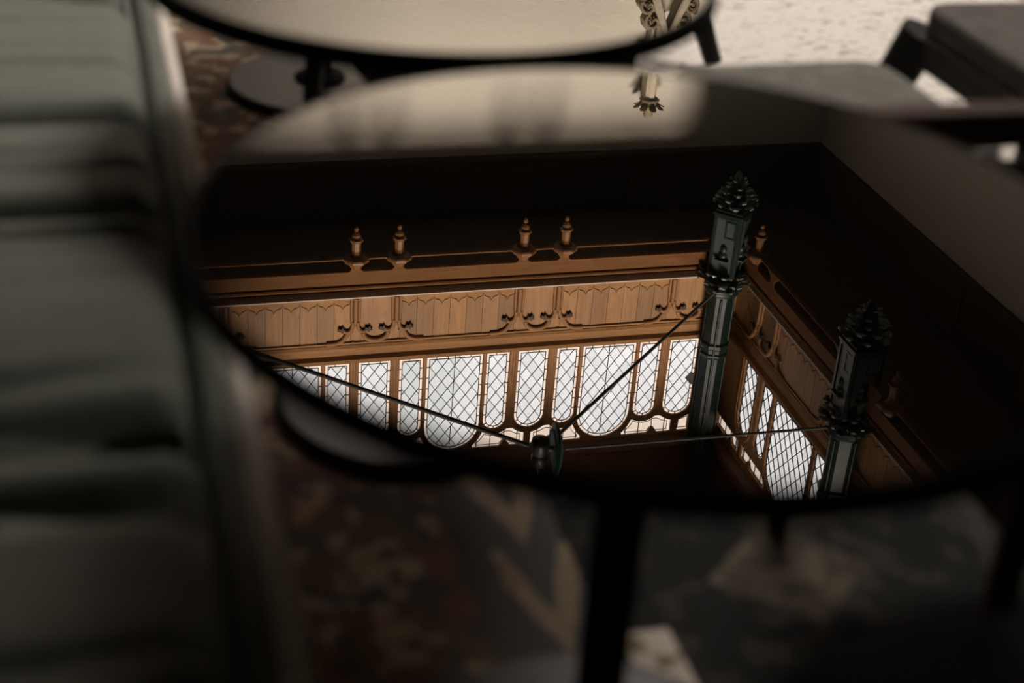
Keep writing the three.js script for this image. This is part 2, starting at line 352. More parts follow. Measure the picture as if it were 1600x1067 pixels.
// the timber of one lantern wall -------------------------------------
function lanternWall(name, label, side, u0, u1, lights, spans, o) {
  const g = root(name, label, null, null, 'structure'); onWall(g, side);
  // wall above the windows and behind the boards
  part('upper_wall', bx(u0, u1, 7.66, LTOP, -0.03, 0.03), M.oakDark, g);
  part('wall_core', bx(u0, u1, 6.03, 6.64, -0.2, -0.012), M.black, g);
  // window tracery: one timber frame with all lights cut through, then roll mouldings round them
  const frameHoles = [...lights.map(([a, b, s, r]) => arch(a, b, s, r).reverse()), ...spans.map((p) => [...p].reverse())];
  part('window_frame', extrude(rectPts(u0, u1, 6.6, 7.7), frameHoles, 0.03, 0.014, 0.005), M.oakRib, g);
  const rolls = [];
  for (const [a, b, s, r, k] of lights) {
    const e = k === 'single' ? 0.038 : 0.018, p = arch(a - e, b + e, s, r + e, 6.63, 12).map(([x, y]) => [x, y, 0.035]);
    rolls.push(tube([...p.slice(1), p[0]], k === 'single' ? 0.016 : 0.012, 44, 6));
  }
  if (rolls.length) part('roll_moulding', rolls, M.oakUp, g);
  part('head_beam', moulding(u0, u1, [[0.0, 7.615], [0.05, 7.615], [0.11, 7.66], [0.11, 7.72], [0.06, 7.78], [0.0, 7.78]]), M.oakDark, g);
  // cornice under the sill
  part('cornice', moulding(u0, u1, [[-0.01, 6.47], [0.02, 6.475], [0.03, 6.5], [0.012, 6.51], [0.014, 6.575], [0.05, 6.6], [0.055, 6.625], [0.03, 6.622], [0.045, 6.636], [-0.05, 6.636], [-0.05, 6.47]]), M.oak, g);
  // upright boards with ogee-cut feet over a carved valance, none of it between a pair of ribs
  const pitch = 0.1405, teeth = [], ogee = [[-0.5, 6.064], [-0.465, 6.083], [-0.4, 6.095], [-0.3, 6.102], [-0.2, 6.105], [-0.13, 6.112], [-0.06, 6.125], [0, 6.142], [0.06, 6.125], [0.13, 6.112], [0.2, 6.105], [0.3, 6.102], [0.4, 6.095], [0.465, 6.083], [0.5, 6.064]];
  const edges = [];                       // [from, to, plain]
  { let u = u0; const fill = (a, b) => { if (b - a < 0.03) return; const n = Math.max(1, Math.round((b - a) / pitch)); for (let k = 0; k < n; k++) edges.push([a + ((b - a) * k) / n, a + ((b - a) * (k + 1)) / n, !o.ribs.length]); };
    for (const c of o.ribs) { fill(u, Math.max(u0, c - 0.207)); edges.push([Math.max(u0, c - 0.207), Math.min(u1, c + 0.207), true]); u = c + 0.207; } fill(u, u1); }
  let bi = 0;
  for (const [u, e, plain] of edges) {
    const i = bi++, c = (u + e) / 2, w = e - u, z = rr(0, 0.0025);
    const foot = plain ? [[u + 0.0016, 6.02], [e - 0.0016, 6.02]] : ogee.map(([x, y]) => [c + x * (w - 0.0032), y + 0.005]);
    part('board', extrude([...foot, [e - 0.0016, 6.48], [u + 0.0016, 6.48]], [], 0.014, -0.012 + z), M.board[[0, 2, 1, 0, 3, 0, 2, 0, 1, 2, 0, 3, 1][i % 13]], g);
    if (!plain) teeth.push(extrude([[u, 6.02], [e, 6.02], ...ogee.map(([x, y]) => [c + x * w, y - 0.004]).reverse()], [], 0.012, -0.009));
  }
  if (teeth.length) part('carved_valance', teeth, M.oak, g);
  // rib pairs with hooked cusps
  for (const c of o.ribs) {
    const geos = [], dark = [];
    for (const s of [-1, 1]) {
      const r = c + s * 0.172;
      for (const d of [-0.034, 0, 0.034]) geos.push(tube([[r + d, 6.04, d ? 0.012 : 0.02], [r + d, 6.15, d ? 0.012 : 0.02], [r + d * 0.9, 6.27, d ? 0.012 : 0.02]], d ? 0.013 : 0.02, 4, 8));
      for (const t of [-1, 1]) {         // the hooks and their leaf ends
        geos.push(tube([[r + t * 0.02, 6.26, 0.014], [r + t * 0.024, 6.31, 0.014], [r + t * 0.045, 6.345, 0.014], [r + t * 0.075, 6.352, 0.014], [r + t * 0.1, 6.335, 0.014]], 0.019, 16, 6));
        const x = r + t * 0.112, y = 6.328;
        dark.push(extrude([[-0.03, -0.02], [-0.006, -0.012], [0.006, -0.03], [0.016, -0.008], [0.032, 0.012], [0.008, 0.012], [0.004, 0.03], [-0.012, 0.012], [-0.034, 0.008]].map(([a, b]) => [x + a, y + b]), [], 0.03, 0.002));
      }
      // the outer arch running out into the rail
      geos.push(tube([[r + s * 0.03, 6.345, 0.01], [r + s * 0.07, 6.38, 0.01], [r + s * 0.1, 6.425, 0.01], [r + s * 0.15, 6.452, 0.01], [r + s * 0.24, 6.458, 0.01]], 0.02, 16, 6));
    }
    const arc = []; for (let i = 0; i <= 10; i++) { const t = Math.PI * (i / 10); arc.push([c - 0.105 * Math.cos(t), 6.365 + 0.075 * Math.sin(t), 0.012]); }
    geos.push(tube(arc, 0.022, 20, 6));
    for (const s of [-1, 1]) dark.push(extrude([[-0.075, 0], [-0.05, -0.014], [-0.02, -0.012], [0, -0.022], [0.02, -0.012], [0.05, -0.014], [0.075, 0], [0.05, 0.008], [-0.05, 0.008]].map(([x, y]) => [c + s * 0.19 + x, 6.466 + y]), [], 0.012, 0.002));  // dark plates put in as the shade of pierced slots
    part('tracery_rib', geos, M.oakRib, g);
    part('leaf_and_slot_shade', dark, M.oakShade, g);
  }
  // rails of the boards between the ribs
  part('tracery_rail', [bx(u0, u1, 6.452, 6.47, 0, 0.018, 0.004)], M.oak, g);
  // fascia: pierced board, roll, deep cove and ledge
  const holes = o.slots.map(([a, b]) => slotPts(a, b).reverse());
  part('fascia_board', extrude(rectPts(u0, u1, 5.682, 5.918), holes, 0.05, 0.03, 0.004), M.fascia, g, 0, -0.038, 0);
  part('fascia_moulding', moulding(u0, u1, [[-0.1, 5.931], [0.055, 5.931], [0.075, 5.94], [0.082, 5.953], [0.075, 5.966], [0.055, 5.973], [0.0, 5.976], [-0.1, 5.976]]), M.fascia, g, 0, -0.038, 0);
  part('groove_shade', bx(u0, u1, 5.85, 5.9, -0.1, 0.01), M.black, g);  // black backing: shade inside the groove put into the colour
  part('ledge', moulding(u0, u1, [[-0.15, 6.014], [0.04, 6.014], [0.045, 6.017], [0.045, 6.027], [0.04, 6.03], [-0.15, 6.03]]), M.ledge, g);
  part('cove_shade', bx(u0, u1, 5.92, 6.015, -0.15, -0.07), M.black, g);  // black back: shade under the ledge put into the colour
  return g;
}
function slotPts(a, b) {                  // slot with curved shoulders that splay round the eight-sided bosses
  const lo = 5.697, hi = 5.8, pts = [];
  pts.push([a + 0.075, lo], [b - 0.075, lo], [b - 0.02, 5.728], [b, 5.745], [b + 0.002, 5.76]);
  for (let i = 0; i <= 5; i++) { const t = (i / 5) * Math.PI / 2; pts.push([b - 0.035 + 0.035 * Math.cos(t), hi - 0.03 + 0.03 * Math.sin(t)]); }
  for (let i = 0; i <= 5; i++) { const t = Math.PI / 2 + (i / 5) * Math.PI / 2; pts.push([a + 0.035 + 0.035 * Math.cos(t), hi - 0.03 + 0.03 * Math.sin(t)]); }
  pts.push([a - 0.002, 5.76], [a, 5.745], [a + 0.02, 5.728]);
  return pts;
}
const backSpans = inside(spandrels(backLights), LX0 + 0.02, LX1 - 0.12);
backSpans.push([[4.985, 7.475], [5.03, 7.458], [5.085, 7.432], [5.085, 7.6], [4.985, 7.6]]);
lanternWall('wall_lantern_back', 'oak panelled back wall of the roof lantern with tracery windows', 'back', LX0, LX1, backLights, backSpans,
  { phase: 0.1, ribs: [0.77, 2.168, 3.567, 4.955], slots: [[0.45, 1.943], [2.021, 2.293], [2.371, 3.343], [3.421, 3.699], [3.777, 5.1]], valanceEnd: 4.76 });
const rightSpans = inside(spandrels(rightLights, 7.545), LZ0 + 0.02, LZ1 - 0.02);
lanternWall('wall_lantern_right', 'dim oak panelled right wall of the roof lantern', 'right', LZ0, LZ1, rightLights, rightSpans,
  { phase: 0.05, ribs: [-10.3, -8.9, -7.0], slots: [[-10.55, -10.28], [-10.2, -9.0], [-8.3, -7.0]] });
lanternWall('wall_lantern_front', 'oak panelled front wall of the roof lantern above the viewer', 'front', -LX1, -LX0, [], [], { ribs: [], slots: [] });
lanternWall('wall_lantern_left', 'oak panelled left wall of the roof lantern', 'left', -LZ1, -LZ0, [], [], { ribs: [], slots: [] });
{ // lantern roof with a glazed middle
  const g = root('ceiling_lantern', 'timber roof of the lantern with a glazed middle', null, null, 'structure');
  const sk = [1.0, 5.2, -9.2, -5.7];
  const r = extrude(rectPts(LX0 - 0.2, LX1 + 0.2, LZ0 - 0.2, LZ1 + 0.2), [rectPts(...sk).reverse()], 0.12); r.rotateX(Math.PI / 2); r.translate(0, LTOP + 0.12, 0);
  part('roof_boarding', metreUV(r), M.oakDark, g);
  const p = new THREE.PlaneGeometry(sk[1] - sk[0], sk[3] - sk[2]); p.rotateX(Math.PI / 2); p.translate((sk[0] + sk[1]) / 2, LTOP + 0.06, (sk[2] + sk[3]) / 2);
  part('roof_glass', p, M.roofGlass, g);
  for (let i = 1; i < 5; i++) part('glazing_bar', bx(sk[0] + i * 0.8 - 0.02, sk[0] + i * 0.8 + 0.02, LTOP + 0.02, LTOP + 0.1, sk[2], sk[3], 0.005), M.oakDark, g);
}

// the glazed lights that the tables mirror ---------------------------
const backNames = ['first', 'second', 'third'];
backLights.forEach((L, i) => {
  const [u0, u1, , , k] = L;
  if (u1 < 1.2) return;
  const uc = ((u0 + u1) / 2).toFixed(1);
  const ord = { '1.5': 'half hidden by the table rim, leftmost', '1.9': 'second from the left, cut by the rim', '2.2': 'third from the left', '2.5': 'fourth from the left', '2.9': 'fifth from the left with greyish panes', '3.2': 'sixth from the left', '3.6': 'seventh from the left, above the rod boss', '3.9': 'eighth from the left, beside the green disc', '4.3': 'second wide one from the left, crossed by the right rod', '4.6': 'second from the corner column', '4.9': 'nearest the corner column' }[uc] ?? 'at ' + uc;
  const kind = { single: 'round headed', narrow: 'narrow', wide: 'wide' }[k];
  leadedLight('back', L, `${kind} leaded light with pink border, ${ord}`, { grey: uc === '2.9' ? (x) => x < 0.02 : uc === '2.5' ? () => true : null, bar: k === 'wide' ? 0.01 : 0 });
});
backSpans.filter((p) => p[0][0] > 1.9).forEach((p, i) => spandrelLight('back', p, `small cusped spandrel light, number ${i + 1} from the left along the back window`));
const rOrd = ['round headed leaded light beside the corner column', 'narrow leaded light between oak mullions in the right window', 'wide leaded light in the middle of the right window', 'narrow leaded light against the middle column in the right window', 'narrow leaded light just past the middle column', 'wide leaded light past the middle column', 'narrow leaded light near the front corner', 'round headed leaded light in the front corner'];
rightLights.forEach((L, i) => { if (i < 4) leadedLight('right', L, rOrd[i], { a: 0.062, h: 0.075, border: 0.02, grey: i === 0 ? (x) => rnd() < 0.2 : null }); });
rightSpans.slice(0, 3).forEach((p, i) => spandrelLight('right', p, `small cusped spandrel light in the right window, ${['lowest', 'middle', 'highest'][i]} of three`));

// ------------------------------------------------------------------ roof light over the seats, outside the picture
{
  const [a, b, c, d] = ROOF, W = b - a, D = d - c, g = new THREE.Group(); g.name = `window_${++windowNo}`; scene.add(g);
  tag(g, 'white roof light in the dark ceiling above the seats', 'window', null, 'structure');
  g.position.set((a + b) / 2, CEIL, (c + d) / 2);
  part('pane', bx(-W / 2, W / 2, 0.06, 0.08, -D / 2, D / 2), M.lampPane, g);
  part('window_frame', [bx(-W / 2, W / 2, -0.02, 0.12, -D / 2, -D / 2 + 0.06), bx(-W / 2, W / 2, -0.02, 0.12, D / 2 - 0.06, D / 2), bx(-W / 2, -W / 2 + 0.06, -0.02, 0.12, -D / 2, D / 2), bx(W / 2 - 0.06, W / 2, -0.02, 0.12, -D / 2, D / 2)], M.oakDark, g);
  const l = new THREE.RectAreaLight(0xfdf6ee, ROOF_LIGHT, W - 0.12, D - 0.12);
  l.position.set((a + b) / 2, CEIL + 0.05, (c + d) / 2); l.lookAt((a + b) / 2, 0, (c + d) / 2);
  scene.add(l);
}

// ------------------------------------------------------------------ tables
function makeTable(x, z, R, label) {
  const t = root('round_table', label, 'table', 'glossy black pedestal tables in a row'); t.position.set(x, 0.007, z);
  { const top = new THREE.CircleGeometry(R - 0.007, 160).rotateX(-Math.PI / 2).translate(0, 0.743, 0), under = new THREE.CircleGeometry(R - 0.007, 160).rotateX(Math.PI / 2).translate(0, 0.721, 0), side = new THREE.CylinderGeometry(R - 0.007, R - 0.007, 0.022, 160, 1, true).translate(0, 0.732, 0);
    part('tabletop', [top, under, side], M.tableTop, t); }
  part('rim', lathe([[R - 0.0105, 0.7502], [R - 0.008, 0.7512], [R - 0.002, 0.7505], [R + 0.001, 0.747], [R + 0.001, 0.727], [R - 0.004, 0.721], [R - 0.03, 0.721], [R - 0.03, 0.729]], 160), M.tableEdge, t, 0, -0.007, 0);
  part('column', lathe([[0.03, 0.03], [0.028, 0.05], [0.028, 0.7], [0.05, 0.712], [0.11, 0.71], [0.11, 0.7205], [0, 0.7205]], 32), M.tableEdge, t);
  part('collar', lathe([[0.028, 0.026], [0.062, 0.027], [0.064, 0.031], [0.06, 0.036], [0.036, 0.042], [0.03, 0.05]], 32), M.tableEdge, t);
  part('base', lathe([[0, 0.002], [0.222, 0.002], [0.228, 0.006], [0.229, 0.014], [0.226, 0.021], [0.218, 0.025], [0, 0.027]], 96), M.baseDisc, t);
  return t;
}
makeTable(0.51, -1.23, 0.442, 'nearest glossy black round table mirroring the windows above');
makeTable(0.485, -2.125, 0.411, 'middle glossy black round table mirroring the cream wall');
makeTable(0.556, -3.62, 0.411, 'farthest glossy black round table, only its base disc in view');

// ------------------------------------------------------------------ carpet
{
  const X0 = 0.17, X1 = 5.6, Z0 = -9.5, Z1 = 1.2, W = X1 - X0, D = Z1 - Z0;
  const mix = (a, b, t) => a.map((v, i) => v + (b[i] - v) * t), sm = (a, b, x) => { const t = Math.max(0, Math.min(1, (x - a) / (b - a))); return t * t * (3 - 2 * t); };
  const cream = [0.56, 0.52, 0.47], grey = [0.085, 0.083, 0.078], rust = [0.2, 0.108, 0.07], brown = [0.16, 0.11, 0.07], tan = [0.42, 0.33, 0.23];
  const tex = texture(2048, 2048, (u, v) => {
    const x = X0 + u * W, z = Z1 - v * D, wob = 0.012 * (fbm(x * 20, z * 20, 3, 2) - 0.5), e = x - X0 + wob;
    const pile = 0.86 + 0.28 * fbm(x * 160, z * 160, 2, 3);
    let c;
    if (e < 0.03) c = grey;
    else if (e < 0.29) {                                   // outer border: mottled flowers
      const m = fbm(x * 16, z * 16, 41, 3), f = fbm(x * 30, z * 30, 57, 3);
      c = mix(brown, rust, sm(0.42, 0.6, m)); { const q = Math.hypot((x - 0.235) / 0.035, (z + 2.245) / 0.085) + 0.5 * (f - 0.5); if (q < 1) c = [0.5, 0.4, 0.27]; }
      c = mix(c, tan, sm(0.56, 0.66, f)); c = mix(c, grey, 0.9 * sm(0.62, 0.7, fbm(x * 22, z * 22, 91, 2)));
    } else if (e < 0.34) c = mix(grey, brown, 0.3 * fbm(x * 30, z * 30, 5, 2));
    else if (e < 0.455) {                                   // row of pale triangles
      const p = ((z + 1.47) / 0.24) - Math.floor((z + 1.47) / 0.24), q = 1 - p, d = Math.abs((e - 0.34) / 0.115 - 0.5);
      c = d < 0.5 * q * 1.5 && !(q > 0.35 && d < (q - 0.35) * 0.55) ? mix(tan, brown, 0.3 + 0.4 * fbm(x * 40, z * 40, 61, 3)) : grey;
    } else if (z > -1.95 + 0.02 * (fbm(x * 12, 3, 9, 2) - 0.5)) {  // near-black towards the near end, with pale blocks and a mottled lozenge
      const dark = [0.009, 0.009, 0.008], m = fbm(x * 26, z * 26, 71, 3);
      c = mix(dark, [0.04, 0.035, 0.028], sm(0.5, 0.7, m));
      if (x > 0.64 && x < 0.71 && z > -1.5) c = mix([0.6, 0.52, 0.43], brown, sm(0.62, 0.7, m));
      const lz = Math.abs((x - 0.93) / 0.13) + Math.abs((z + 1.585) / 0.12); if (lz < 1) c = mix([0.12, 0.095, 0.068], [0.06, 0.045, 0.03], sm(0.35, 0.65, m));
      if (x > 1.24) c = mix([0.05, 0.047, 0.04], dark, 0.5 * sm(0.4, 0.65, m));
    } else {                                               // cream field with drifting flecks
      c = cream;
      const f = fbm(x * 34 + 0.6 * z * 34, z * 62, 23, 2), g2 = fbm(x * 9, z * 9, 67, 2);
      c = mix(c, [0.36, 0.31, 0.26], sm(0.6, 0.72, f) * (0.45 + 0.55 * sm(0.4, 0.6, g2)));
    }
    return c.map((k) => k * pile);
  });
  tex.wrapS = tex.wrapT = THREE.ClampToEdgeWrapping;
  const g = new RoundedBoxGeometry(W, 0.014, D, 2, 0.005); const p = g.attributes.position, uv = g.attributes.uv;
  for (let i = 0; i < p.count; i++) uv.setXY(i, p.getX(i) / W + 0.5, 0.5 - p.getZ(i) / D);
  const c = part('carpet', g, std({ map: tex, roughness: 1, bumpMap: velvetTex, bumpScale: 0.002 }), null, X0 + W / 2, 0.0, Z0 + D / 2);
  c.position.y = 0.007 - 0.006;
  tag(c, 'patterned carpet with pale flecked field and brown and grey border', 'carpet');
}

// ------------------------------------------------------------------ bench along the left
{
  const b = root('bench', 'long upholstered bench with pale corded front edge along the left', 'bench'); b.position.set(0, 0, -1);
  part('base', bx(HX0 + 0.02, 0.1, 0.0, 0.33, -4.4, 2.4, 0.01), M.benchFront, b);
  part('plinth', bx(0.09, 0.16, 0.001, 0.1, -4.4, 2.4, 0.012), M.benchFront, b);
  for (const y of [0.15, 0.2]) part('bead', tube([[0.104, y, -4.4], [0.104, y, 2.4]], 0.012, 2, 10), M.benchFront, b);
  part('front_roll', (() => { const g = new THREE.CapsuleGeometry(0.042, 6.7, 8, 20); g.rotateX(Math.PI / 2); g.scale(0.75, 1.5, 1); g.translate(0.118, 0.395, -1); return g; })(), M.velvet, b);
  // twisted cord: a tube that swells twist by twist
  const segs = 1400, rad = 10, L = 6.6, pos = [], uv = [], idx = [];
  for (let i = 0; i <= segs; i++) for (let j = 0; j <= rad; j++) {
    const z = -4.3 + (L * i) / segs, a = (j / rad) * Math.PI * 2, r = 0.0125 + 0.0026 * Math.sin((z / 0.022) * Math.PI * 2 + a);
    pos.push(0.137 + r * Math.cos(a), 0.45 + r * Math.sin(a), z); uv.push(z * 8, j / rad);
    if (i < segs && j < rad) { const k = i * (rad + 1) + j; idx.push(k, k + 1, k + rad + 1, k + 1, k + rad + 2, k + rad + 1); }
  }
  const g = new THREE.BufferGeometry(); g.setAttribute('position', new THREE.Float32BufferAttribute(pos, 3)); g.setAttribute('uv', new THREE.Float32BufferAttribute(uv, 2)); g.setIndex(idx); g.computeVertexNormals();
  part('cord', g, M.cord, b).userData.label = 'pale twisted cord along the front edge';
  part('backrest', bx(HX0 + 0.01, HX0 + 0.2, 0.33, 0.95, -4.4, 2.4, 0.06), M.velvet, b);
}
// loose velvet cushions with pleats across
function cushion(z0, z1, s, label) {
  const c = root('bench_cushion', label, 'cushion', 'green velvet cushions on the bench');
  c.position.set(-0.24, 0.33, (z0 + z1) / 2);
  const nz = 130, L = z1 - z0, prof = [];
  const xb = -0.32, xf = 0.325, h = 0.14;
  for (let i = 0; i <= 6; i++) { const t = (i / 6) * Math.PI / 2; prof.push([xb + 0.05 - 0.05 * Math.cos(t), h - 0.05 + 0.05 * Math.sin(t)]); }
  for (let i = 1; i < 26; i++) prof.push([xb + 0.05 + ((xf - xb - 0.1) * i) / 26, h]);
  for (let i = 0; i <= 8; i++) { const t = Math.PI / 2 - (i / 8) * Math.PI / 2; prof.push([xf - 0.05 + 0.05 * Math.cos(t), h - 0.05 + 0.05 * Math.sin(t)]); }
  prof.push([xf, 0.04], [xf - 0.02, 0.002], [xb + 0.02, 0.002], [xb, 0.04], prof[0]);
  const np = prof.length, pos = [], uv = [], idx = [];
  for (let i = 0; i <= nz; i++) for (let j = 0; j < np; j++) {
    const t = i / nz, z = (t - 0.5) * L, end = Math.min(t, 1 - t) * L, round = end < 0.05 ? Math.sqrt(Math.max(0, 1 - (1 - end / 0.05) ** 2)) : 1;
    let [x, y] = prof[j];
    const top = y > h - 0.06 ? 1 : 0, crown = 0.012 * Math.sin(Math.PI * (x - xb) / (xf - xb)) * Math.sin(Math.PI * t);
    const zz = z + 0.02 * fbm(x * 5, z * 2, s, 2) + 0.03 * Math.sin(x * 4);
    const q1 = 1 - Math.abs(2 * fbm(zz * 8, x * 0.8, s + 3, 2) - 1), pleat = 0.012 - 0.055 * q1 ** 9 + 0.014 * (fbm(zz * 22, x * 2, s + 9, 2) - 0.5);
    y = top ? (y - 0.03) * (0.55 + 0.45 * round) + 0.03 + crown + pleat * round : y;
    pos.push(x, y, z); uv.push(x * 1.6, z * 1.6);
    if (i < nz && j < np - 1) { const k = i * np + j; idx.push(k, k + np, k + 1, k + 1, k + np, k + np + 1); }
  }
  for (const i of [0, nz]) { const k = pos.length / 3; pos.push(0, 0.06, i ? L / 2 : -L / 2); uv.push(0, 0); for (let j = 0; j < np - 1; j++) { const q = i * np + j; i ? idx.push(k, q, q + 1) : idx.push(k, q + 1, q); } }
  const g = new THREE.BufferGeometry(); g.setAttribute('position', new THREE.Float32BufferAttribute(pos, 3)); g.setAttribute('uv', new THREE.Float32BufferAttribute(uv, 2)); g.setIndex(idx.reverse()); g.computeVertexNormals();
  part('cover', g, M.velvet, c);
  part('piping', tube([[0.318, 0.105, -L / 2 + 0.05], [0.322, 0.108, 0], [0.318, 0.105, L / 2 - 0.05]], 0.007, 20, 8), M.velvet, c);
  return c;
}
cushion(-3.12, -2.28, 2, 'green velvet cushion at the top left beside the middle table');
cushion(-2.26, -1.42, 3, 'wide green velvet cushion in the middle of the bench beside the nearest table');
cushion(-1.40, -0.56, 4, 'green velvet cushion in deep shade at the bottom left');

// ------------------------------------------------------------------ chairs
function makeChair(label, o = {}) {           // seat faces +z
  const c = o.stool ? root('stool', label, 'stool') : root('dining_chair', label, 'chair');
  const W = o.dark || o.shade ? M.blackWood : M.walnut, F = o.dark ? M.blackLeather : o.shade ? M.shadedFabric : M.fabric;
  const w = o.w ?? 0.25, d = o.d ?? 0.24, sp = o.splay ?? 0.05, legR = o.legR ?? 0.026;
  const s = new THREE.Shape(), r = 0.07, X = w - 0.01, Z = d - 0.01;
  s.moveTo(-X + r, -Z); s.lineTo(X - r, -Z); s.quadraticCurveTo(X, -Z, X, -Z + r); s.lineTo(X, Z - r); s.quadraticCurveTo(X, Z, X - r, Z); s.lineTo(-X + r, Z); s.quadraticCurveTo(-X, Z, -X, Z - r); s.lineTo(-X, -Z + r); s.quadraticCurveTo(-X, -Z, -X + r, -Z);
  const sg = new THREE.ExtrudeGeometry(s, { depth: 0.03, bevelEnabled: true, bevelSize: 0.012, bevelThickness: 0.018, bevelOffset: -0.012, bevelSegments: 4 }); sg.rotateX(Math.PI / 2); sg.translate(0, 0.452, 0);
  part('seat', sg, F, c);
  part('seat_rail', bx(-w, w, 0.345, 0.41, d - 0.03, d, 0.008), W, c);
  part('seat_rail', bx(-w, w, 0.345, 0.41, -d, -d + 0.03, 0.008), W, c);
  part('seat_rail', bx(-w, -w + 0.03, 0.345, 0.41, -d, d, 0.008), W, c);
  part('seat_rail', bx(w - 0.03, w, 0.345, 0.41, -d, d, 0.008), W, c);
  for (const sx of [-1, 1]) for (const sz of [-1, 1]) part('leg', tapered([sx * (w - 0.02 + sp), 0.012 + 0.12 * sp, sz * (d - 0.02 + sp)], [sx * (w - 0.025), o.arms && sz > 0 ? 0.64 : 0.41, sz * (d - 0.025)], legR * 0.6, legR, 14), W, c);
  if (!o.stool) {
    for (const sx of [-1, 1]) part('back_post', tube([[sx * (w - 0.025), 0.36, -d + 0.02], [sx * (w - 0.015), 0.58, -d - 0.01], [sx * (w - 0.02), 0.8, -d - 0.07]], 0.017, 14, 10), W, c);
    const arc = []; for (let i = 0; i <= 10; i++) { const t = -1 + (2 * i) / 10; arc.push([t * (w + 0.01), 0.74, -d - 0.1 + 0.05 * t * t]); }
    const bg = new THREE.TubeGeometry(new THREE.CatmullRomCurve3(arc.map((p) => new THREE.Vector3(...p))), 30, 0.03, 12); bg.translate(0, -0.74, 0); bg.scale(1, 2.6, 1); bg.translate(0, 0.74, 0);
    part('back_pad', bg, F, c);
  }
  if (o.arms) for (const sx of [-1, 1]) {
    part('armrest', bx(sx * (w - 0.01) - 0.026, sx * (w - 0.01) + 0.026, 0.628, 0.682, -d - 0.02, d + 0.04, 0.012), W, c);
    part('side_rail', bx(sx * (w - 0.015) - 0.014, sx * (w - 0.015) + 0.014, 0.555, 0.606, -d - 0.005, d - 0.02, 0.008), W, c);
  }
  return c;
}
const stool = makeChair('taupe upholstered stool with rounded corners behind the nearest table', { stool: true, w: 0.225, d: 0.24, splay: 0.02 });
stool.position.set(1.21, 0, -2.22); stool.rotation.y = 0.03;
const chairB = makeChair('black framed chair with taupe seat coloured as in shade at the top right corner', { splay: 0.1, legR: 0.05, w: 0.27, d: 0.24, shade: true });
chairB.position.set(1.91, 0, -2.53); chairB.rotation.y = -Math.PI / 2;
const chairC = makeChair('dark chair whose splayed leg shows behind the middle table', { shade: true, splay: 0.12, legR: 0.04 });
chairC.position.set(1.28, 0, -4.02); chairC.rotation.y = Math.PI;
const chairF = makeChair('black square stool between the middle table and the nearest table', { stool: true, dark: true, w: 0.27, d: 0.24, splay: 0.02 });
chairF.position.set(0.75, 0, -2.93); chairF.rotation.y = 0.12;
const chairE = makeChair('walnut armchair whose rails reach in from the right edge', { arms: true, w: 0.25, d: 0.25, splay: 0.03 });
chairE.position.set(1.215, 0, -1.43); chairE.rotation.y = -Math.PI / 2;
const chairD = makeChair('black chair seat in shade along the bottom right edge', { splay: 0.01, legR: 0.026, w: 0.24, d: 0.22, dark: true });
chairD.position.set(0.77, 0, -0.74); chairD.rotation.y = Math.PI + 0.1;
// ------------------------------------------------------------------ carved columns of the lantern
function leafGeo(len, wid, curl) {
  const n = 8, m = 5, pos = [], idx = [];
  for (let i = 0; i <= n; i++) for (let j = 0; j <= m; j++) {
    const t = i / n, s = (j / m) * 2 - 1, lobes = 1 - 0.28 * Math.abs(Math.sin(t * Math.PI * 3)), w = wid * Math.sin(Math.PI * Math.min(1, 0.12 + t * 0.84)) ** 0.7 * lobes;
    const a = t * t * curl, out = Math.sin(a) * len * 0.55 + t * 0.15 * len, up = (t - 0.35 * t * t * (curl / 2)) * len * Math.cos(a * 0.5);
    pos.push(s * w, -up, out + 0.35 * wid * s * s * (1 - t) - 0.1 * wid * (1 - Math.abs(s)));
    if (i < n && j < m) { const k = i * (m + 1) + j; idx.push(k, k + 1, k + m + 1, k + 1, k + m + 2, k + m + 1); }
  }
  const g = new THREE.BufferGeometry(); g.setAttribute('position', new THREE.Float32BufferAttribute(pos, 3)); g.setIndex(idx); g.computeVertexNormals();
  g.setAttribute('uv', new THREE.Float32BufferAttribute(new Float32Array((n + 1) * (m + 1) * 2), 2));
  return g;
}
const leafA = leafGeo(0.12, 0.036, 2.3), leafB = leafGeo(0.085, 0.028, 2.6);
function tiers(parent, rows) {
  for (const [y, r, n, sc, geo] of rows) for (let i = 0; i < n; i++) {
    const a = ((i + (Math.round(y * 100) % 2) * 0.5) / n) * Math.PI * 2, l = part('leaf', geo, M.greenLeaf, parent);
    l.position.set(Math.sin(a) * r, y, Math.cos(a) * r); l.rotation.y = a; l.scale.setScalar(sc * rr(0.9, 1.1));
  }
}
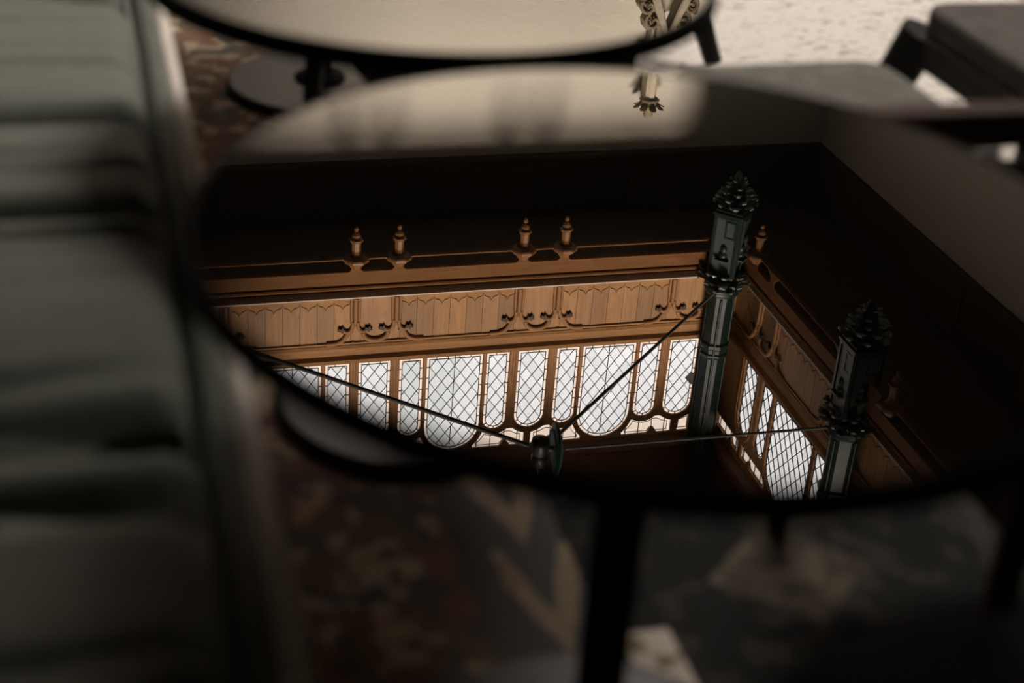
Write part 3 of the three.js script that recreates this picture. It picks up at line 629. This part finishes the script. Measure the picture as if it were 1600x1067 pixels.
function makeColumn(label) {                  // hangs from its base height 4.98
  const c = root('lantern_column', label, 'column', 'dark green carved columns of the lantern');
  part('drop', lathe([[0.004, 0.0], [0.03, 0.03], [0.045, 0.08], [0.07, 0.16], [0.085, 0.24], [0.095, 0.3], [0.11, 0.33]], 16), M.green, c);
  tiers(c, [[0.1, 0.03, 5, 0.9, leafB], [0.165, 0.045, 6, 1.15, leafB], [0.225, 0.06, 7, 1.1, leafA], [0.285, 0.07, 8, 1.3, leafA], [0.345, 0.075, 8, 1.45, leafA]]);
  part('cap', [bx(-0.135, 0.135, 0.36, 0.385, -0.135, 0.135, 0.006), bx(-0.12, 0.12, 0.335, 0.362, -0.12, 0.12, 0.008)], M.green, c);
  part('box', bx(-0.118, 0.118, 0.38, 0.95, -0.118, 0.118, 0.004), M.greenPanel, c);
  for (let k = 0; k < 4; k++) {
    const f = new THREE.Group(); f.name = 'face_panel'; f.rotation.y = k * Math.PI / 2; c.add(f);
    part('frame', [extrude(rectPts(-0.118, 0.118, 0.385, 0.93), [rectPts(-0.088, 0.088, 0.41, 0.9).reverse()], 0.012, 0.116, 0.003), extrude(rectPts(-0.012, 0.086, 0.42, 0.58), [rectPts(0.004, 0.07, 0.435, 0.565).reverse()], 0.006, 0.117, 0.002)], M.green, f);
    part('niche', [lathe([[0.0, 0.64], [0.02, 0.645], [0.03, 0.665], [0.032, 0.69], [0.02, 0.705], [0.036, 0.72], [0.04, 0.75], [0.016, 0.765]], 16).translate(0, 0, 0.112)], M.green, f);
    part('bracket', extrude([[-0.06, 0.77], [0.06, 0.77], [0.06, 0.785], [0.03, 0.795], [-0.03, 0.795], [-0.06, 0.785]], [], 0.05, 0.112, 0.003), M.greenPanel, f);
  }
  tiers(c, [[0.97, 0.11, 9, 1.35, leafA], [1.05, 0.125, 10, 1.4, leafA], [1.1, 0.11, 8, 1.2, leafB]]);
  part('ring', lathe([[0.1, 1.0], [0.15, 1.06], [0.155, 1.085], [0.14, 1.1], [0.15, 1.115], [0.13, 1.14]], 8), M.green, c);
  part('shaft', lathe([[0.125, 1.12], [0.118, 1.16], [0.112, 1.3], [0.112, 1.6], [0.13, 1.62], [0.13, 1.65], [0.118, 1.665], [0.118, 1.7], [0.13, 1.715], [0.13, 1.73], [0.11, 1.76], [0.105, 2.6], [0.115, 3.3]], 8).toNonIndexed(), M.green, c);
  for (let k = 0; k < 8; k += 2) { const a = (k + 0.5) * Math.PI / 4; part('fillet', tapered([0.112 * Math.sin(a), 1.16, 0.112 * Math.cos(a)], [0.108 * Math.sin(a), 2.65, 0.108 * Math.cos(a)], 0.012, 0.011, 8), M.green, c); }
  c.traverse((m) => { if (m.name === 'shaft' || m.name === 'ring') m.geometry.computeVertexNormals(); });
  return c;
}
const col1 = makeColumn('dark green corner column with carved leaf drop, left of the right window'); col1.position.set(5.17, 4.98, -10.83); col1.rotation.y = -Math.PI / 4;
const col2 = col1.clone(); col2.name = numbered('lantern_column'); scene.add(col2); col2.position.set(5.28, 5.02, -8.6); col2.rotation.y = 0;
tag(col2, 'dark green column with carved leaf drop, right of the right window');

// ------------------------------------------------------------------ turned pendants under the beams
function makePendant(label) {                 // base: the tip, 0 = 5.39
  const p = root('pendant', label, 'pendant', 'turned oak pendants under the beams');
  const oct = (pts, n = 8) => { const g = lathe(pts, n).toNonIndexed(); g.computeVertexNormals(); g.rotateY(Math.PI / 8); return metreUV(g); };
  part('tip', oct([[0.004, 0], [0.016, 0.012], [0.02, 0.03], [0.008, 0.045], [0.024, 0.055]], 12), M.pendant, p);
  part('bulb', oct([[0.018, 0.05], [0.034, 0.07], [0.038, 0.085], [0.024, 0.1], [0.044, 0.108]], 12), M.pendant, p);
  part('collar', oct([[0.03, 0.105], [0.056, 0.11], [0.058, 0.122], [0.048, 0.132], [0.04, 0.14]]), M.pendant, p);
  part('shaft', oct([[0.04, 0.135], [0.038, 0.16], [0.038, 0.21], [0.048, 0.24], [0.062, 0.258]]), M.pendant, p);
  part('plinth', oct([[0.062, 0.255], [0.1, 0.268], [0.108, 0.28], [0.108, 0.3], [0.07, 0.325], [0.045, 0.36]]), M.pendant, p);
  return p;
}
const pend0 = makePendant('turned oak pendant, leftmost under the back beam'); pend0.position.set(1.982, 5.37, LZ0 + 0.06);
for (const [x, z, label] of [[2.332, LZ0 + 0.06, 'turned oak pendant, second from the left under the back beam'], [3.382, LZ0 + 0.06, 'turned oak pendant, third from the left under the back beam'], [3.738, LZ0 + 0.06, 'turned oak pendant, fourth from the left under the back beam'], [LX1 - 0.06, -10.6, 'dim oak pendant under the right beam beside the corner column'], [LX1 - 0.06, -8.17, 'dim oak pendant under the right beam beyond the middle column']]) {
  const p = pend0.clone(); p.name = numbered('pendant'); scene.add(p); p.position.set(x, 5.37, z); p.userData = { ...pend0.userData, label };
}

// ------------------------------------------------------------------ tie rods, their boss and the green disc
const B = [2.92, 6.13, -8.68];
const rod = (a, b, r, label) => tag(part('tie_rod', tapered(a, b, r, r, 8), M.iron), label, 'rod');
rod([2.86, B[1] - 0.02, -8.74], [0.62, 6.1, -10.75], 0.017, 'iron tie rod from the boss to the far left corner, crossing the windows');
rod([3.08, B[1] - 0.02, -8.82], [5.06, 6.07, -10.75], 0.014, 'iron tie rod rising from the boss to the corner column');
rod([3.1, B[1] - 0.02, -8.66], [5.17, 6.09, -8.6], 0.011, 'iron tie rod from the boss to the middle column');
{
  const b = root('rod_boss', 'dark turned boss with a green disc on edge where three tie rods meet', 'boss'); b.position.set(B[0], B[1] - 0.12, B[2]);
  part('body', lathe([[0.012, 0], [0.06, 0.012], [0.068, 0.05], [0.06, 0.11], [0.05, 0.14]], 24), M.boss, b);
  part('bowl', lathe([[0.05, 0.14], [0.058, 0.16], [0.056, 0.2], [0.04, 0.24], [0.016, 0.262]], 24), M.boss, b);
  part('tip', lathe([[0.016, 0.26], [0.008, 0.29], [0.014, 0.32], [0.006, 0.35], [0.002, 0.37]], 12), M.boss, b);
  const d = new THREE.Group(); d.name = 'disc'; d.userData.label = 'fluted green disc standing on edge'; b.add(d); d.position.set(0.11, 0.09, 0.02);
  const g = lathe([[0, -0.012], [0.05, -0.018], [0.15, -0.02], [0.19, -0.008], [0.195, 0], [0.19, 0.008], [0.15, 0.02], [0.05, 0.018], [0, 0.012]], 40); g.rotateZ(Math.PI / 2);
  part('plate', g, M.disc, d);
  for (const x of [-0.021, 0.021]) part('ring', new THREE.TorusGeometry(0.14, 0.006, 8, 40).rotateY(Math.PI / 2).translate(x, 0, 0), M.disc, d);
  part('hub', tapered([-0.06, 0, 0], [0.03, 0, 0], 0.02, 0.03, 16), M.iron, d);
  d.rotation.y = -0.12;
}
// small plate fixed by the last light
tag(part('latch_plate', [extrude([[-0.05, 0], [0, -0.06], [0.03, 0], [0, 0.06]], [], 0.008), tapered([0.02, -0.04, 0], [0.025, 0.07, 0], 0.012, 0.012, 8)], M.greenPanel, null, 5.03, 7.02, LZ0 + 0.07), 'small olive diamond shaped plate fixed beside the corner column', 'plate');

// ------------------------------------------------------------------ carved stone pinnacle on the back wall
{
  const s = root('stone_pinnacle', 'carved stone pinnacle and crocketed gable on the cream wall', 'pinnacle'); s.position.set(4.73, 3.3, -11.82);
  const oct = (pts, n = 8) => { const g = lathe(pts, n).toNonIndexed(); g.computeVertexNormals(); g.rotateY(Math.PI / 8); return metreUV(g); };
  const px = -0.045;
  part('shaft', oct([[0.055, 1.13], [0.052, 1.16], [0.052, 1.38], [0.06, 1.4]]).translate(px, 0, 0), M.stone, s);
  part('ledge', [oct([[0.05, 1.09], [0.1, 1.1], [0.125, 1.12], [0.125, 1.14], [0.06, 1.155]]).translate(px, 0, 0), ...[-1, 1].map((q) => { const g = new THREE.SphereGeometry(0.035, 12, 8); g.scale(1, 0.8, 1); g.translate(px + q * 0.1, 1.11, 0.02); return g; })], M.stone, s);
  part('crown_ring', oct([[0.055, 1.395], [0.085, 1.405], [0.09, 1.42], [0.07, 1.43]]).translate(px, 0, 0), M.stoneDark, s);
  const lg = leafGeo(0.13, 0.042, 1.35); lg.rotateX(Math.PI);
  M.stoneLeaf = M.stone.clone(); M.stoneLeaf.side = THREE.DoubleSide; M.stoneLeaf.color = lin(0.5, 0.46, 0.4);
  for (let i = 0; i < 8; i++) { const a = i * Math.PI / 4, l = part('leaf', lg, M.stoneLeaf, s, px + Math.sin(a) * 0.055, 1.41, Math.cos(a) * 0.055); l.rotation.y = a + Math.PI; l.scale.set(1, 0.9, 1.0); l.rotation.y = a; l.scale.z = -1; }
  part('bud', lathe([[0.05, 1.42], [0.055, 1.47], [0.05, 1.5], [0.035, 1.53], [0.045, 1.55], [0.03, 1.575], [0.005, 1.585]], 10).translate(px, 0, 0), M.stoneLeaf, s);
  part('neck', oct([[0.045, 0.72], [0.04, 0.9], [0.048, 1.1]]).translate(px * 0.6, 0, 0.03), M.stone, s);
  // gable: two steep mouldings meeting at the apex, carved crockets outside
  const apex = [-0.02, 0.69];
  for (const q of [-1, 1]) {
    const rake = [[apex[0], apex[1] + 0.06], [apex[0] + q * 0.07, apex[1] - 0.15], [apex[0] + q * 0.2, apex[1] - 0.5], [apex[0] + q * 0.29, apex[1] - 0.5], [apex[0] + q * 0.13, apex[1] - 0.12], [apex[0] + q * 0.02, apex[1] + 0.12]];
    part('rake_moulding', extrude(q > 0 ? rake.reverse() : rake, [], 0.16, 0.04, 0.012), M.stone, s);
    const mass = [[0.03, 0.02], [0.1, 0.05], [0.165, 0.07], [0.2, 0.03], [0.215, -0.03], [0.19, -0.08], [0.235, -0.12], [0.27, -0.16], [0.26, -0.23], [0.3, -0.27], [0.33, -0.33], [0.31, -0.4], [0.36, -0.45], [0.36, -0.5], [0.27, -0.5], [0.12, -0.14]].map(([x, y]) => [apex[0] + q * x, apex[1] + y]);
    part('carving', extrude(q > 0 ? mass.reverse() : mass, [], 0.1, 0.03, 0.015), M.stoneLeaf, s);
    for (let i = 0; i < 4; i++) {
      const y = apex[1] - 0.02 - i * 0.13, x = apex[0] + q * (0.13 + i * 0.055), grp = [];
      const curl = []; for (let k = 0; k <= 22; k++) { const t = k / 22, a = -1.2 + t * 7.2, r = 0.075 * (1 - 0.82 * t); curl.push([x + q * r * Math.cos(a), y + r * Math.sin(a), 0.14 + 0.035 * t]); }
      grp.push(tube(curl, 0.016, 40, 7));
      for (let k = 0; k < 12; k++) { const a = rr(0, 6.28), r = rr(0.012, 0.022), c = []; const cx = x + rr(-0.06, 0.06), cy = y + rr(-0.07, 0.06); for (let m = 0; m <= 6; m++) c.push([cx + r * Math.cos(a + m * 0.7), cy + r * Math.sin(a + m * 0.7), 0.135 + m * 0.004]); grp.push(tube(c, 0.007, 10, 5)); }
      part('crocket', grp, M.stoneLeaf, s);
    }
  }
  part('tympanum', extrude([[apex[0] - 0.2, apex[1] - 0.5], [apex[0] + 0.2, apex[1] - 0.5], [apex[0] + 0.08, apex[1] - 0.15], apex, [apex[0] - 0.08, apex[1] - 0.15]], [], 0.06, -0.06), M.stoneDark, s);
  part('backing', bx(-0.22, 0.18, 0.0, 0.62, -0.13, 0.05, 0.02), M.stone, s);
  part('tie', bx(-0.085, -0.005, 0.6, 1.45, -0.13, -0.03, 0.01), M.stone, s);
}

renderer.render(scene, camera);
